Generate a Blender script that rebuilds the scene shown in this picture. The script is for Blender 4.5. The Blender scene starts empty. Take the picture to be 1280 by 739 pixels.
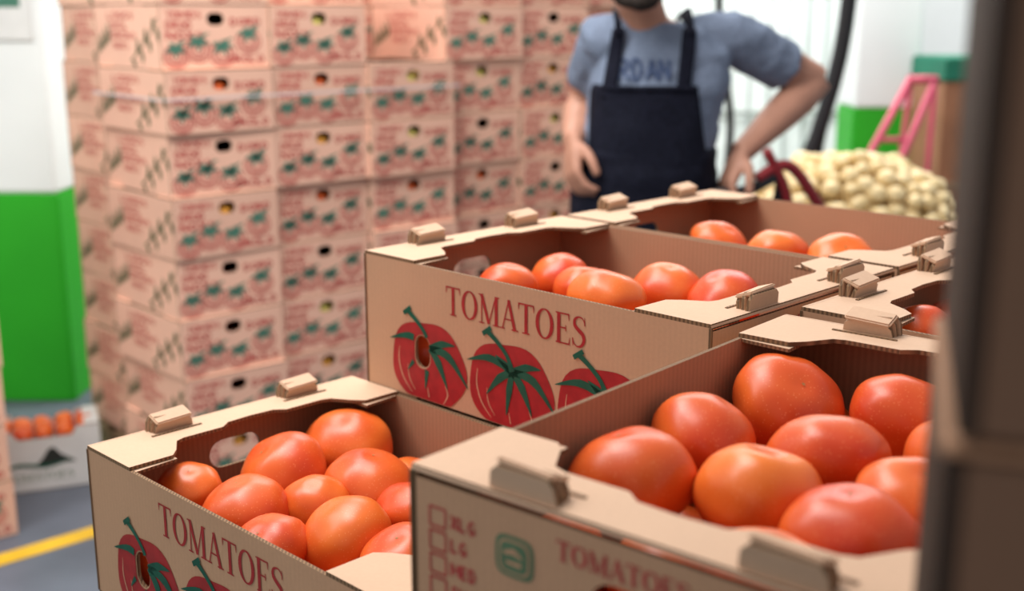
import bpy, bmesh, math, random
from mathutils import Vector, Matrix, noise
from mathutils.bvhtree import BVHTree
random.seed(7)
scene=bpy.context.scene
col=scene.collection
HC=1.458
pi=math.pi

# ------------------------------------------------------------------ materials
def new_mat(name):
    m=bpy.data.materials.new(name); m.use_nodes=True
    nt=m.node_tree; b=nt.nodes["Principled BSDF"]
    return m,nt,b
def mat(name,c,rough=.7,var=.08,scale=20.,bump=0.,spec=.3,metal=0.,c2=None,detail=3.):
    m,nt,b=new_mat(name)
    tc=nt.nodes.new("ShaderNodeTexCoord")
    n=nt.nodes.new("ShaderNodeTexNoise"); n.inputs["Scale"].default_value=scale; n.inputs["Detail"].default_value=detail
    nt.links.new(tc.outputs["Object"],n.inputs["Vector"])
    r=nt.nodes.new("ShaderNodeValToRGB")
    if c2 is None: c2=tuple(x*(1-var*2) for x in c)
    r.color_ramp.elements[0].position=.3; r.color_ramp.elements[1].position=.7
    r.color_ramp.elements[0].color=(*c2,1); r.color_ramp.elements[1].color=(*[min(1,x*(1+var*.3)) for x in c],1)
    nt.links.new(n.outputs["Fac"],r.inputs["Fac"]); nt.links.new(r.outputs["Color"],b.inputs["Base Color"])
    b.inputs["Roughness"].default_value=rough; b.inputs["Specular IOR Level"].default_value=spec
    b.inputs["Metallic"].default_value=metal
    if bump>0:
        bp=nt.nodes.new("ShaderNodeBump"); bp.inputs["Strength"].default_value=bump; bp.inputs["Distance"].default_value=.01
        nt.links.new(n.outputs["Fac"],bp.inputs["Height"]); nt.links.new(bp.outputs["Normal"],b.inputs["Normal"])
    return m
def cardboard(name,c,stripe=.05,pitch=.0065,rough=.75,vary=False):
    """kraft board: fibre noise + faint flute lines"""
    m,nt,b=new_mat(name)
    N=nt.nodes.new; lk=nt.links.new
    tc=N("ShaderNodeTexCoord")
    n=N("ShaderNodeTexNoise"); n.inputs["Scale"].default_value=9; n.inputs["Detail"].default_value=6
    lk(tc.outputs["Object"],n.inputs["Vector"])
    n2=N("ShaderNodeTexNoise"); n2.inputs["Scale"].default_value=260; n2.inputs["Detail"].default_value=2
    lk(tc.outputs["Object"],n2.inputs["Vector"])
    sp=N("ShaderNodeSeparateXYZ"); lk(tc.outputs["Object"],sp.inputs[0])
    ad=N("ShaderNodeMath"); ad.operation='ADD'; lk(sp.outputs[0],ad.inputs[0]); lk(sp.outputs[1],ad.inputs[1])
    mu=N("ShaderNodeMath"); mu.operation='MULTIPLY'; lk(ad.outputs[0],mu.inputs[0]); mu.inputs[1].default_value=2*pi/pitch
    si=N("ShaderNodeMath"); si.operation='SINE'; lk(mu.outputs[0],si.inputs[0])
    a=N("ShaderNodeMath"); a.operation='MULTIPLY_ADD'; lk(si.outputs[0],a.inputs[0]); a.inputs[1].default_value=stripe; a.inputs[2].default_value=.86
    a2=N("ShaderNodeMath"); a2.operation='MULTIPLY_ADD'; lk(n.outputs["Fac"],a2.inputs[0]); a2.inputs[1].default_value=.18; lk(a.outputs[0],a2.inputs[2])
    a3=N("ShaderNodeMath"); a3.operation='MULTIPLY_ADD'; lk(n2.outputs["Fac"],a3.inputs[0]); a3.inputs[1].default_value=.12; lk(a2.outputs[0],a3.inputs[2])
    last=a3
    if vary:
        oi=N("ShaderNodeObjectInfo"); a4=N("ShaderNodeMath"); a4.operation='MULTIPLY_ADD'; lk(oi.outputs["Random"],a4.inputs[0]); a4.inputs[1].default_value=.14; a4.inputs[2].default_value=-.07
        a5=N("ShaderNodeMath"); a5.operation='ADD'; lk(a4.outputs[0],a5.inputs[0]); lk(a3.outputs[0],a5.inputs[1]); last=a5
    vm=N("ShaderNodeVectorMath"); vm.operation='SCALE'; vm.inputs[0].default_value=c; lk(last.outputs[0],vm.inputs["Scale"])
    lk(vm.outputs[0],b.inputs["Base Color"])
    b.inputs["Roughness"].default_value=rough; b.inputs["Specular IOR Level"].default_value=.25
    bp=N("ShaderNodeBump"); bp.inputs["Strength"].default_value=.25; bp.inputs["Distance"].default_value=.0008
    lk(a2.outputs[0],bp.inputs["Height"]); lk(bp.outputs["Normal"],b.inputs["Normal"])
    return m
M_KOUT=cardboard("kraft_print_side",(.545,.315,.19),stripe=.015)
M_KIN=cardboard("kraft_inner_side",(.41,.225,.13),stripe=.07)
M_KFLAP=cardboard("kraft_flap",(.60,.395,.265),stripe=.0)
M_KEDGE=cardboard("kraft_cut_edge",(.20,.115,.06),stripe=.40,pitch=.005)
M_RED=mat("print_red",(.40,.018,.022),.55,.12,60)
M_GRN=mat("print_green",(.008,.10,.06),.5,.15,60)
M_CREAM=mat("print_cream",(.66,.36,.22),.6,.05,60)
M_PINKRED=mat("print_faded_red",(.50,.06,.055),.6,.1,60)
M_EMB=mat("print_emblem_green",(.12,.20,.11),.6,.1,60)
M_EMB2=mat("print_teal_green",(.07,.20,.14),.6,.1,60)
M_LEAF=mat("print_olive_leaf",(.08,.10,.04),.6,.1,60)
M_BGK=cardboard("kraft_stack",(.76,.455,.335),stripe=.0,vary=True)
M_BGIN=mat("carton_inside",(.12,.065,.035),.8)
M_WHITECARD=mat("white_card",(.72,.72,.70),.6,.05,10)
M_BLACKP=mat("print_black",(.03,.035,.03),.5,.1,40)

def tomato_mat(name,base,shoulder):
    m,nt,b=new_mat(name); N=nt.nodes.new; lk=nt.links.new
    tc=N("ShaderNodeTexCoord"); oi=N("ShaderNodeObjectInfo")
    n=N("ShaderNodeTexNoise"); n.inputs["Scale"].default_value=14; n.inputs["Detail"].default_value=2
    mp=N("ShaderNodeVectorMath"); mp.operation='ADD'; lk(tc.outputs["Object"],mp.inputs[0]); lk(oi.outputs["Location"],mp.inputs[1])
    lk(mp.outputs[0],n.inputs["Vector"])
    sp=N("ShaderNodeSeparateXYZ"); lk(tc.outputs["Object"],sp.inputs[0])
    z=N("ShaderNodeMapRange"); lk(sp.outputs[2],z.inputs[0]); z.inputs[1].default_value=.004; z.inputs[2].default_value=.045
    ad=N("ShaderNodeMath"); ad.operation='MULTIPLY_ADD'; lk(n.outputs["Fac"],ad.inputs[0]); ad.inputs[1].default_value=1.4; ad.inputs[2].default_value=-.5
    a2=N("ShaderNodeMath"); a2.operation='MULTIPLY_ADD'; lk(z.outputs[0],a2.inputs[0]); a2.inputs[1].default_value=.5; lk(ad.outputs[0],a2.inputs[2])
    a3=N("ShaderNodeMath"); a3.operation='MULTIPLY_ADD'; lk(oi.outputs["Random"],a3.inputs[0]); a3.inputs[1].default_value=.5; lk(a2.outputs[0],a3.inputs[2]); a3.use_clamp=True
    mx=N("ShaderNodeMix"); mx.data_type='RGBA'; lk(a3.outputs[0],mx.inputs[0]); mx.inputs[6].default_value=(*base,1); mx.inputs[7].default_value=(*shoulder,1)
    v=N("ShaderNodeTexVoronoi"); v.inputs["Scale"].default_value=330; lk(tc.outputs["Object"],v.inputs["Vector"])
    lt=N("ShaderNodeMath"); lt.operation='LESS_THAN'; lk(v.outputs["Distance"],lt.inputs[0]); lt.inputs[1].default_value=.17
    ml=N("ShaderNodeMath"); ml.operation='MULTIPLY'; lk(lt.outputs[0],ml.inputs[0]); ml.inputs[1].default_value=.35
    m2=N("ShaderNodeMix"); m2.data_type='RGBA'; lk(ml.outputs[0],m2.inputs[0]); lk(mx.outputs[2],m2.inputs[6]); m2.inputs[7].default_value=(.95,.42,.18,1)
    lk(m2.outputs[2],b.inputs["Base Color"])
    b.inputs["Roughness"].default_value=.33; b.inputs["Specular IOR Level"].default_value=.42
    return m
M_TOM=tomato_mat("tomato_skin",(.60,.043,.010),(.86,.20,.028))
M_SCAR=mat("tomato_stem_scar",(.35,.22,.08),.7)
M_CONC=mat("concrete_floor_paint",(.15,.17,.21),.45,.1,3,c2=(.10,.115,.145))
M_YEL=mat("yellow_floor_paint",(.85,.52,.03),.5,.1,12)
M_WHITE=mat("white_wall_paint",(.84,.87,.86),.6,.04,2)
M_GREENP=mat("green_wall_paint",(.03,.42,.02),.5,.06,3)
M_WOOD=mat("pallet_wood",(.42,.28,.16),.8,.2,12)
M_SKIN=mat("skin",(.50,.25,.17),.5,.06,25)
M_SHIRT=mat("heather_blue_jersey",(.20,.245,.335),.9,.1,140,bump=.2,spec=.1)
M_APRON=mat("black_denim",(.009,.010,.020),.85,.2,90,bump=.2,spec=.12)
M_LETTER=mat("shirt_print_blue",(.05,.075,.15),.8)
M_HAIR=mat("dark_hair",(.03,.02,.015),.8,.3,90)
M_SHOE=mat("black_shoe",(.02,.02,.02),.5)
M_EYEW=mat("eye_white",(.8,.8,.78),.3); M_EYED=mat("eye_iris",(.05,.03,.02),.2)
M_LIP=mat("lips",(.45,.16,.13),.5)
M_BLACK=mat("black_rubber",(.015,.015,.018),.5)
M_JACKRED=mat("jack_red_paint",(.25,.02,.025),.35,.1,10)
M_PINK=mat("ladder_pink_paint",(.62,.10,.16),.4,.05,10)
M_POT=mat("potato_skin",(.88,.72,.42),.35,.08,30,c2=(.70,.50,.22))
M_STRIP=mat("pvc_strip",(.88,.95,.92),.25,.03,2,spec=.5)
M_STEEL=mat("galvanised_steel",(.5,.55,.53),.35,.05,5,metal=.6)
M_PLASTIC=mat("strapping_plastic",(.66,.58,.56),.35,.05,5)
M_CRATEB=mat("brown_crate",(.36,.17,.09),.7,.1,8)
M_DGREEN=mat("dark_green_tarp",(.02,.20,.12),.6,.1,8)
M_SHADEKRAFT=cardboard("kraft_painted_shade",(.185,.100,.060),stripe=.0)  # kraft for the near stack, its shadow put into the base colour
M_SHADESIDE=cardboard("kraft_painted_shade_side",(.045,.027,.018),stripe=.2,pitch=.006)  # same stack's left side, its shade painted in as near-black board

# ------------------------------------------------------------------ mesh helpers
def mkobj(name,me,parent=None,loc=None,rot=None):
    o=bpy.data.objects.new(name,me); col.objects.link(o)
    if parent: o.parent=parent
    if loc is not None: o.location=loc
    if rot is not None: o.rotation_euler=rot
    return o
def empty(name,loc=(0,0,0),rz=0.):
    o=bpy.data.objects.new(name,None); o.empty_display_size=.1; col.objects.link(o)
    o.location=loc; o.rotation_euler=(0,0,rz); return o
class MB:
    def __init__(s): s.bm=bmesh.new(); s.mats=[]
    def mi(s,m):
        if m not in s.mats: s.mats.append(m)
        return s.mats.index(m)
    def face(s,pts,m,smooth=False):
        vs=[s.bm.verts.new(p) for p in pts]
        try: f=s.bm.faces.new(vs)
        except ValueError: return
        f.material_index=s.mi(m); f.smooth=smooth
    def box(s,c,size,m,mtx=None,bev=0.):
        r=bmesh.ops.create_cube(s.bm,size=1.)
        vs=r['verts']
        for v in vs: v.co=Vector((v.co.x*size[0],v.co.y*size[1],v.co.z*size[2]))
        if bev>0:
            es=list({e for v in vs for e in v.link_edges})
            rr=bmesh.ops.bevel(s.bm,geom=es,offset=bev,segments=2,affect='EDGES')
            vs=list({v for f in rr['faces'] for v in f.verts}|{v for v in vs if v.is_valid})
        fs=set()
        for v in vs:
            v.co+=Vector(c) if mtx is None else Vector((0,0,0))
            for f in v.link_faces: fs.add(f)
        if mtx is not None:
            for v in vs: v.co=mtx@v.co
        i=s.mi(m)
        for f in fs: f.material_index=i
    def panel(s,outline,holes,t,mtx,m_front,m_back,m_edge):
        """solid sheet of board in local xy, thickness t along local z (0..t), with real holes"""
        cu=bpy.data.curves.new("tmp",'CURVE'); cu.dimensions='2D'; cu.fill_mode='BOTH' if t>0 else 'BACK'; cu.extrude=t/2
        for k,pts in enumerate([outline]+list(holes)):
            sp=cu.splines.new('POLY'); sp.points.add(len(pts)-1); sp.use_cyclic_u=True
            for p,q in zip(sp.points,pts): p.co=(q[0],q[1],0,1)
        ob=bpy.data.objects.new("tmp",cu); me=bpy.data.meshes.new_from_object(ob)
        bpy.data.objects.remove(ob); bpy.data.curves.remove(cu)
        b2=bmesh.new(); b2.from_mesh(me); bpy.data.meshes.remove(me)
        bmesh.ops.remove_doubles(b2,verts=b2.verts,dist=1e-6)
        a,b,c=s.mi(m_front),s.mi(m_back),s.mi(m_edge)
        vm={}
        for v in b2.verts: vm[v]=s.bm.verts.new(mtx@(v.co+Vector((0,0,t/2))))
        for f in b2.faces:
            f.normal_update()
            if abs(f.normal.z)<.5: k=c
            elif sum(v.co.z for v in f.verts)/len(f.verts)>0: k=a
            else: k=b
            try: nf=s.bm.faces.new([vm[v] for v in f.verts]); nf.material_index=k
            except ValueError: pass
        b2.free()
    def mesh(s,name,recalc=True):
        if recalc: bmesh.ops.recalc_face_normals(s.bm,faces=s.bm.faces)
        me=bpy.data.meshes.new(name); s.bm.to_mesh(me); s.bm.free()
        for m in s.mats: me.materials.append(m)
        return me
def stad(cx,cy,w,h,n=8):
    r=min(w,h)/2; pts=[]
    if w>=h:
        for i in range(n+1): a=-pi/2+pi*i/n; pts.append((cx+w/2-r+r*math.cos(a),cy+r*math.sin(a)))
        for i in range(n+1): a=pi/2+pi*i/n; pts.append((cx-w/2+r+r*math.cos(a),cy+r*math.sin(a)))
    else:
        for i in range(n+1): a=pi*i/n; pts.append((cx+r*math.cos(a),cy+h/2-r+r*math.sin(a)))
        for i in range(n+1): a=pi+pi*i/n; pts.append((cx+r*math.cos(a),cy-h/2+r+r*math.sin(a)))
    return pts
def ribbon(mb,fr,pts,ws,m,off,skip=None,sub=1):
    P=[Vector(p) for p in pts]; W=list(ws)
    if sub>1:
        Q=[];X=[]
        n=len(P)
        for i in range(n-1):
            p0=P[max(i-1,0)];p1=P[i];p2=P[i+1];p3=P[min(i+2,n-1)]
            for k in range(sub):
                t=k/sub
                Q.append(.5*((2*p1)+(p2-p0)*t+(2*p0-5*p1+4*p2-p3)*t*t+(3*p1-p0-3*p2+p3)*t**3)); X.append(W[i]*(1-t)+W[i+1]*t)
        Q.append(P[-1]);X.append(W[-1]); P,W=Q,X
    L=[];R=[]
    for i in range(len(P)):
        d=(P[min(i+1,len(P)-1)]-P[max(i-1,0)]); d=d.normalized() if d.length>0 else Vector((1,0))
        nrm=Vector((-d.y,d.x)); L.append(P[i]+nrm*W[i]/2); R.append(P[i]-nrm*W[i]/2)
    for i in range(len(P)-1):
        c=(P[i]+P[i+1])/2
        if skip and skip(c.x,c.y): continue
        mb.face([fr(L[i].x,L[i].y,off),fr(R[i].x,R[i].y,off),fr(R[i+1].x,R[i+1].y,off),fr(L[i+1].x,L[i+1].y,off)],m)
def glyph(ch):
    tk,th=.15,.055
    def serif(x,y,w=.30): return ([(x-w/2,y),(x+w/2,y)],[.045,.045],1)
    if ch=='T': return [([(.38,0),(.38,1)],[tk,tk],1),([(.02,.975),(.74,.975)],[th,th],1),([(.045,1),(.03,.76)],[.06,.02],1),([(.715,1),(.73,.76)],[.06,.02],1),serif(.38,.022,.34)],.80
    if ch=='O':
        pts=[];ws=[]
        for i in range(33):
            a=2*pi*i/32; pts.append((.42+.325*math.cos(a),.5+.475*math.sin(a))); ws.append(.05+.11*abs(math.cos(a))**1.3)
        return [(pts,ws,1)],.88
    if ch=='M': return [([(.15,0),(.15,.97)],[.05,.05],1),([(.15,1),(.50,.03)],[.15,.13],1),([(.50,.03),(.84,1)],[.05,.05],1),([(.86,0),(.86,1)],[tk,tk],1),serif(.15,.022,.26),serif(.86,.022,.32),serif(.10,.978,.18),serif(.90,.978,.22)],1.05
    if ch=='A': return [([(.11,0),(.41,1)],[.05,.05],1),([(.40,1),(.70,0)],[.13,.15],1),([(.21,.34),(.60,.34)],[.05,.05],1),serif(.11,.022,.24),serif(.70,.022,.32)],.84
    if ch=='E': return [([(.17,0),(.17,1)],[tk,tk],1),([(.04,.975),(.62,.975)],[.05,.05],1),([(.04,.025),(.64,.025)],[.05,.05],1),([(.17,.52),(.48,.52)],[.05,.05],1),([(.60,1),(.61,.78)],[.06,.02],1),([(.62,0),(.655,.24)],[.06,.02],1),([(.475,.42),(.475,.62)],[.035,.035],1)],.74
    if ch=='S': return [([(.54,.80),(.46,.93),(.30,.975),(.13,.88),(.12,.70),(.28,.56),(.46,.44),(.52,.26),(.42,.08),(.25,.025),(.10,.10),(.05,.22)],[.03,.04,.05,.10,.13,.15,.15,.13,.10,.05,.04,.03],4),([(.54,.98),(.545,.72)],[.02,.045],1),([(.045,.02),(.04,.28)],[.02,.045],1)],.66
    G={'X':[[(0,0),(.6,1)],[(0,1),(.6,0)]],'L':[[(0,1),(0,0)],[(0,.05),(.5,.05)]],'G':[[(.55,.85),(.3,1),(.05,.7),(.05,.3),(.3,0),(.55,.2),(.55,.45)],[(.35,.45),(.6,.45)]],
       'D':[[(0,0),(0,1)],[(0,1),(.35,.95),(.55,.5),(.35,.05),(0,0)]],'R':[[(0,0),(0,1)],[(0,1),(.5,.9),(.5,.6),(0,.5)],[(.2,.5),(.6,0)]],'N':[[(0,0),(0,1)],[(0,1),(.6,0)],[(.6,0),(.6,1)]],
       'm':[[(0,0),(0,1)],[(0,1),(.4,.3),(.8,1)],[(.8,1),(.8,0)]],'e':[[(0,0),(0,1)],[(0,.95),(.5,.95)],[(0,.5),(.45,.5)],[(0,.05),(.5,.05)]],'s':[[(.55,.85),(.3,1),(.05,.8),(.3,.5),(.55,.3),(.3,0),(.0,.15)]],
       'a':[[(0,0),(.35,1)],[(.35,1),(.7,0)],[(.15,.35),(.55,.35)]],'o':[[(.3,0),(.02,.25),(.02,.75),(.3,1),(.58,.75),(.58,.25),(.3,0)]]}
    return [(p,[.17]*len(p),1) for p in G[ch]],.85 if ch!='m' else 1.05
def text(mb,fr,s,x0,y0,h,width,m,off,skip=None,bold=1.):
    tot=sum(glyph(c)[1] for c in s); sx=width/tot; x=x0
    for c in s:
        g,adv=glyph(c)
        for pts,ws,sub in g:
            ribbon(mb,fr,[(x+p[0]*sx,y0+p[1]*h) for p in pts],[w*(sx+h)/2*bold for w in ws],m,off,skip,sub)
        x+=adv*sx
def tomato_print(mb,fr,cx,cy,rx,ry,holes,mred,mgrn,mcream,off=.0006,ymin=.001):
    skip=lambda x,y: any(abs(x-h[0])<h[2]/2 and abs(y-h[1])<h[3]/2 for h in holes) or y<ymin
    out=[]
    for i in range(48):
        a=2*pi*i/48
        k=(1+.03*math.cos(5*a+.6)-.07*max(0,math.sin(a))**6)
        out.append((cx+rx*k*math.cos(a),max(ymin,cy+ry*k*math.sin(a))))
    hs=[stad(*h) for h in holes if abs(h[0]-cx)<rx*.85]
    mtx=Matrix([[*(Vector(fr(1,0,0))-Vector(fr(0,0,0)))],[*(Vector(fr(0,1,0))-Vector(fr(0,0,0)))],[*(Vector(fr(0,0,1))-Vector(fr(0,0,0)))]]).transposed().to_4x4()
    mtx.translation=Vector(fr(0,0,off))
    mb.panel(out,hs,.0,mtx,mred,mred,mred)
    r=ry
    P=lambda u,v:(cx+rx*u,cy+ry*v)
    ribbon(mb,fr,[P(-.78,.25),P(-.80,-.1),P(-.68,-.45),P(-.45,-.72)],[r*.01,r*.030,r*.030,r*.01],mcream,off+.0003,skip,4)
    ribbon(mb,fr,[P(-.55,-.1),P(-.52,-.4),P(-.36,-.65)],[r*.01,r*.025,r*.01],mcream,off+.0003,skip,4)
    ribbon(mb,fr,[P(.45,-.35),P(.52,-.55),P(.40,-.78)],[r*.01,r*.035,r*.01],mcream,off+.0003,skip,3)
    ribbon(mb,fr,[P(-.02,-.5),P(.02,-.72)],[r*.01,r*.03],mcream,off+.0003,skip,3)
    c0=(.06,.38)
    for (dx,dy,w,bend) in [(-1.10,-.0,.10,.36),(-.62,-.62,.11,.10),(-.14,-.95,.11,.0),(.46,-.80,.13,.12),(1.00,-.66,.12,.44),(.66,.20,.10,.18),(-.40,.26,.09,.05)]:
        p1=P(c0[0]+dx*.5,c0[1]+dy*.42+bend*.45); p2=P(c0[0]+dx,c0[1]+dy)
        ribbon(mb,fr,[P(*c0),p1,p2],[r*.14,r*w*1.6,r*.01],mgrn,off+.0006,skip,5)
    ribbon(mb,fr,[P(*c0),P(c0[0]-.12,c0[1]+.30),P(c0[0]-.36,c0[1]+.55),P(c0[0]-.60,c0[1]+.72)],[r*.16,r*.10,r*.10,r*.12],mgrn,off+.0007,skip,4)
    ribbon(mb,fr,[P(c0[0]-.70,c0[1]+.64),P(c0[0]-.50,c0[1]+.80)],[r*.10,r*.10],mgrn,off+.0008,skip,1)

# ------------------------------------------------------------------ open produce carton
L,W,H,T=.52,.361,.166,.004
I4=lambda X,Y,Z,o: Matrix(((X[0],Y[0],Z[0],o[0]),(X[1],Y[1],Z[1],o[1]),(X[2],Y[2],Z[2],o[2]),(0,0,0,1)))
def open_carton_mesh(name,kout,kin,kflap,kedge):
    mb=MB()
    holes_long=[(.203*L,.36*H,.026,.040),(.797*L,.36*H,.026,.040)]
    hole_end=(W*.5,H-.048,.070,.034)
    rect=lambda a,b:[(0,0),(a,0),(a,b),(0,b)]
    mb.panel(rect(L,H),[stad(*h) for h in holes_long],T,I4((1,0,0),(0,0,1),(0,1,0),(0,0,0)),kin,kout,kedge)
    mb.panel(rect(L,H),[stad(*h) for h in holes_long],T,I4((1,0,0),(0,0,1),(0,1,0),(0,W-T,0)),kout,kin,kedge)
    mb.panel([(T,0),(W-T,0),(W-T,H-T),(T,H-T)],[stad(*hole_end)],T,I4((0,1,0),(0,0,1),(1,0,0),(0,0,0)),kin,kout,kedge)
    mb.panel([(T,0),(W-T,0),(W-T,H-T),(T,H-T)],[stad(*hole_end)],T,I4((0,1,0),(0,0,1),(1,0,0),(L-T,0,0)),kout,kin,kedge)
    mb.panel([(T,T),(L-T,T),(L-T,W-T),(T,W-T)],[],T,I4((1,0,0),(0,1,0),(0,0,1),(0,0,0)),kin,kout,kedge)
    # darker rubbed board edge down the corners
    for x in (0,L):
        for y in (0,W): mb.box((x,y,H/2),(.0022,.0022,H),kedge)
    fw=.092; nw=.052
    prof=[(0,0),(0,W),(fw,W),(fw,W*.86),(fw-.012,W*.83),(nw+.004,W*.79),(nw,W*.76),(nw,W*.62),(nw-.01,W*.585),(nw-.012,W*.5),(nw-.01,W*.415),(nw,W*.38),(nw,W*.24),(nw+.004,W*.21),(fw-.012,W*.17),(fw,W*.14),(fw,0)]
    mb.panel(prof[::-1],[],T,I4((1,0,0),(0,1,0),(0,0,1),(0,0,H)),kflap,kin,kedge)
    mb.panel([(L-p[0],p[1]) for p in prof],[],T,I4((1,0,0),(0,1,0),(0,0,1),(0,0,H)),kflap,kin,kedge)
    for x0,sx in ((0,1),(L,-1)):
        for (a,b) in ((T,W*.15),(W*.85,W-T)):
            pts=[(x0+sx*T,a),(x0+sx*(fw+.006),a),(x0+sx*(fw+.002),b),(x0+sx*T,b)]
            if sx<0: pts=pts[::-1]
            mb.panel(pts,[],T*.8,I4((1,0,0),(0,1,0),(0,0,1),(0,0,H-T*.9)),kflap,kin,kedge)
        n=6
        for k in range(n):
            a0=pi/2*k/n; a1=pi/2*(k+1)/n; r=T
            x_=lambda a: x0+sx*(r-r*math.cos(a)-.0008); z_=lambda a: H-.0+ r*math.sin(a)+.0002
            mb.face([(x_(a0),.0,z_(a0)),(x_(a0),W,z_(a0)),(x_(a1),W,z_(a1)),(x_(a1),0,z_(a1))],kflap)
    for x0,sx in ((0,1),(L,-1)):
        for yc in (.26*W,.745*W):
            for k,(dx,hh,tilt,ln) in enumerate([(.003,.018,-.12,.054),(.0088,.019,.05,.051),(.0145,.014,.22,.049)]):
                m=Matrix.Translation((x0+sx*dx,yc,H+T*.5))@Matrix.Rotation(sx*tilt,4,'Y')
                pts=[(-ln/2,0),(ln/2,0),(ln/2-.002,hh*.75),(ln/2-.007,hh),(-ln/2+.006,hh),(-ln/2+.002,hh*.7)]
                mb.panel(pts,[],T*.95,m@I4((0,1,0),(0,0,1),(sx,0,0),(0,0,0)),kflap,kflap,kedge)
            m=Matrix.Translation((x0+sx*.013,yc,H+T*.5+.017))@Matrix.Rotation(sx*.32,4,'Y')@Matrix.Rotation(.05,4,'X')
            mb.box((0,0,0),(.021,.044,.0042),kflap,mtx=m,bev=.0014)
            m=Matrix.Translation((x0+sx*.026,yc,H+T+.0006))
            mb.box((0,0,0),(.003,.062,.001),kedge,mtx=m)
    frF=lambda u,v,o:(u,-o,v)
    frB=lambda u,v,o:(L-u,W+o,v)
    for fr in (frF,frB):
        hl=[(h[0],h[1],h[2]+.003,h[3]+.003) for h in holes_long]
        text(mb,fr,"TOMATOES",.285*L,H*.69,.034,.42*L,M_RED,.0006,bold=.95)
        for cx in (.222,.487,.752):
            tomato_print(mb,fr,cx*L,.275*H,.0665,.056,hl,M_RED,M_GRN,M_CREAM)
    frL=lambda u,v,o:(-o,W-u,v)
    frR=lambda u,v,o:(L+o,u,v)
    for fr in (frL,frR):
        text(mb,fr,"TOMATOES",.335*W,H-.027,.013,.26*W,M_PINKRED,.0006,bold=1.3)
        for k,s in enumerate(["XLG","LG","meD","sm"]):
            y=H-.034-k*.0165; x=.045*W
            for a,b in (((x,y),(x+.014,y)),((x+.014,y),(x+.014,y+.013)),((x+.014,y+.013),(x,y+.013)),((x,y+.013),(x,y))):
                ribbon(mb,fr,[a,b],[.0016,.0016],M_PINKRED,.0006)
            text(mb,fr,s,x+.019,y+.002,.009,.0075*len(s),M_PINKRED,.0006,bold=1.4)
        cx,cy=.245*W,H-.036
        for rr,mm,of in ((.0155,M_EMB,.0006),(.0125,kout,.0009),(.011,M_EMB,.0012)):
            mb.face([fr(cx+p[0],cy+p[1],of) for p in [(rr*math.copysign(abs(math.cos(a))**.5,math.cos(a)),.9*rr*math.copysign(abs(math.sin(a))**.5,math.sin(a))) for a in [2*pi*i/28 for i in range(28)]]],mm)
        ribbon(mb,fr,[(cx-.008,cy+.002),(cx,cy+.004),(cx+.007,cy+.001)],[.002,.004,.001],kout,.0015)
        ribbon(mb,fr,[(cx-.006,cy-.004),(cx+.006,cy-.004)],[.002,.003],kout,.0015)
        for k in range(3):
            ribbon(mb,fr,[(.70*W,H-.030-k*.008),(.90*W,H-.030-k*.008)],[.003,.003],M_PINKRED,.0006)
        for cx2 in (.30,.72):
            tomato_print(mb,fr,cx2*W,.042,.046,.034,[],M_RED,M_GRN,M_CREAM)
    return mb.mesh(name,recalc=False)
ME_OPEN=open_carton_mesh("open_carton",M_KOUT,M_KIN,M_KFLAP,M_KEDGE)

# ------------------------------------------------------------------ tomatoes
def tomato_mesh(name,seed,squash,lobes,amp):
    rnd=random.Random(seed); mb=MB(); bm=mb.bm
    bmesh.ops.create_uvsphere(bm,u_segments=44,v_segments=28,radius=1.)
    i=mb.mi(M_TOM)
    p1,p2=rnd.random()*6,rnd.random()*6
    for v in bm.verts:
        x,y,z=v.co; th=math.atan2(y,x); r=math.hypot(x,y)
        lob=1+amp*math.cos(lobes*th+p1)*(r**1.5)*(0.45+.55*max(z,0))+.03*math.cos(2*th+p2)*r+.02*math.cos(3*th+p1)*r
        dim=.22*math.exp(-(r/.30)**2) if z>0 else .06*math.exp(-(r/.22)**2)
        x*=lob;y*=lob
        zz=z*squash*(1 if z<0 else .95)
        zz-=math.copysign(dim,z)
        n=noise.noise(Vector((x,y,z))*1.6+Vector((seed*3.1,0,0)))*.06
        v.co=Vector((x*(1+n),y*(1+n),zz*(1+n)))
    for f in bm.faces: f.material_index=i; f.smooth=True
    zt=squash*.95-.22+.012
    for k in range(6):
        a=k*pi/3+p1
        mb.face([Vector((0,0,zt)),Vector((.05*math.cos(a-.5),.05*math.sin(a-.5),zt+.004)),Vector((.13*math.cos(a),.13*math.sin(a),zt+.045)),Vector((.05*math.cos(a+.5),.05*math.sin(a+.5),zt+.004))],M_SCAR)
    for k in range(5):
        a=k*2*pi/5
        zb=-squash+.058
        mb.face([Vector((0,0,zb)),Vector((.018*math.cos(a-.5),.018*math.sin(a-.5),zb-.003)),Vector((.05*math.cos(a),.05*math.sin(a),zb-.006)),Vector((.018*math.cos(a+.5),.018*math.sin(a+.5),zb-.003))],M_SCAR)
    for v in bm.verts: v.co*=.046
    return mb.mesh(name)
TOMS=[tomato_mesh("tomato_a",1,.80,5,.045),tomato_mesh("tomato_b",2,.84,6,.03),tomato_mesh("tomato_c",3,.76,7,.05),tomato_mesh("tomato_d",4,.86,4,.035),tomato_mesh("tomato_e",5,.80,8,.035)]
def add_tomato(parent,x,y,z,d,rnd):
    o=mkobj("tomato",rnd.choice(TOMS),parent,(x,y,z))
    s=d/.092; o.scale=(s,s,s)
    r=rnd.random()
    if r<.22: tilt=rnd.uniform(.05,.45)
    else: tilt=rnd.uniform(2.35,3.14)
    o.rotation_euler=(tilt,rnd.uniform(-.2,.2),rnd.uniform(0,6.28))
    return o
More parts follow.
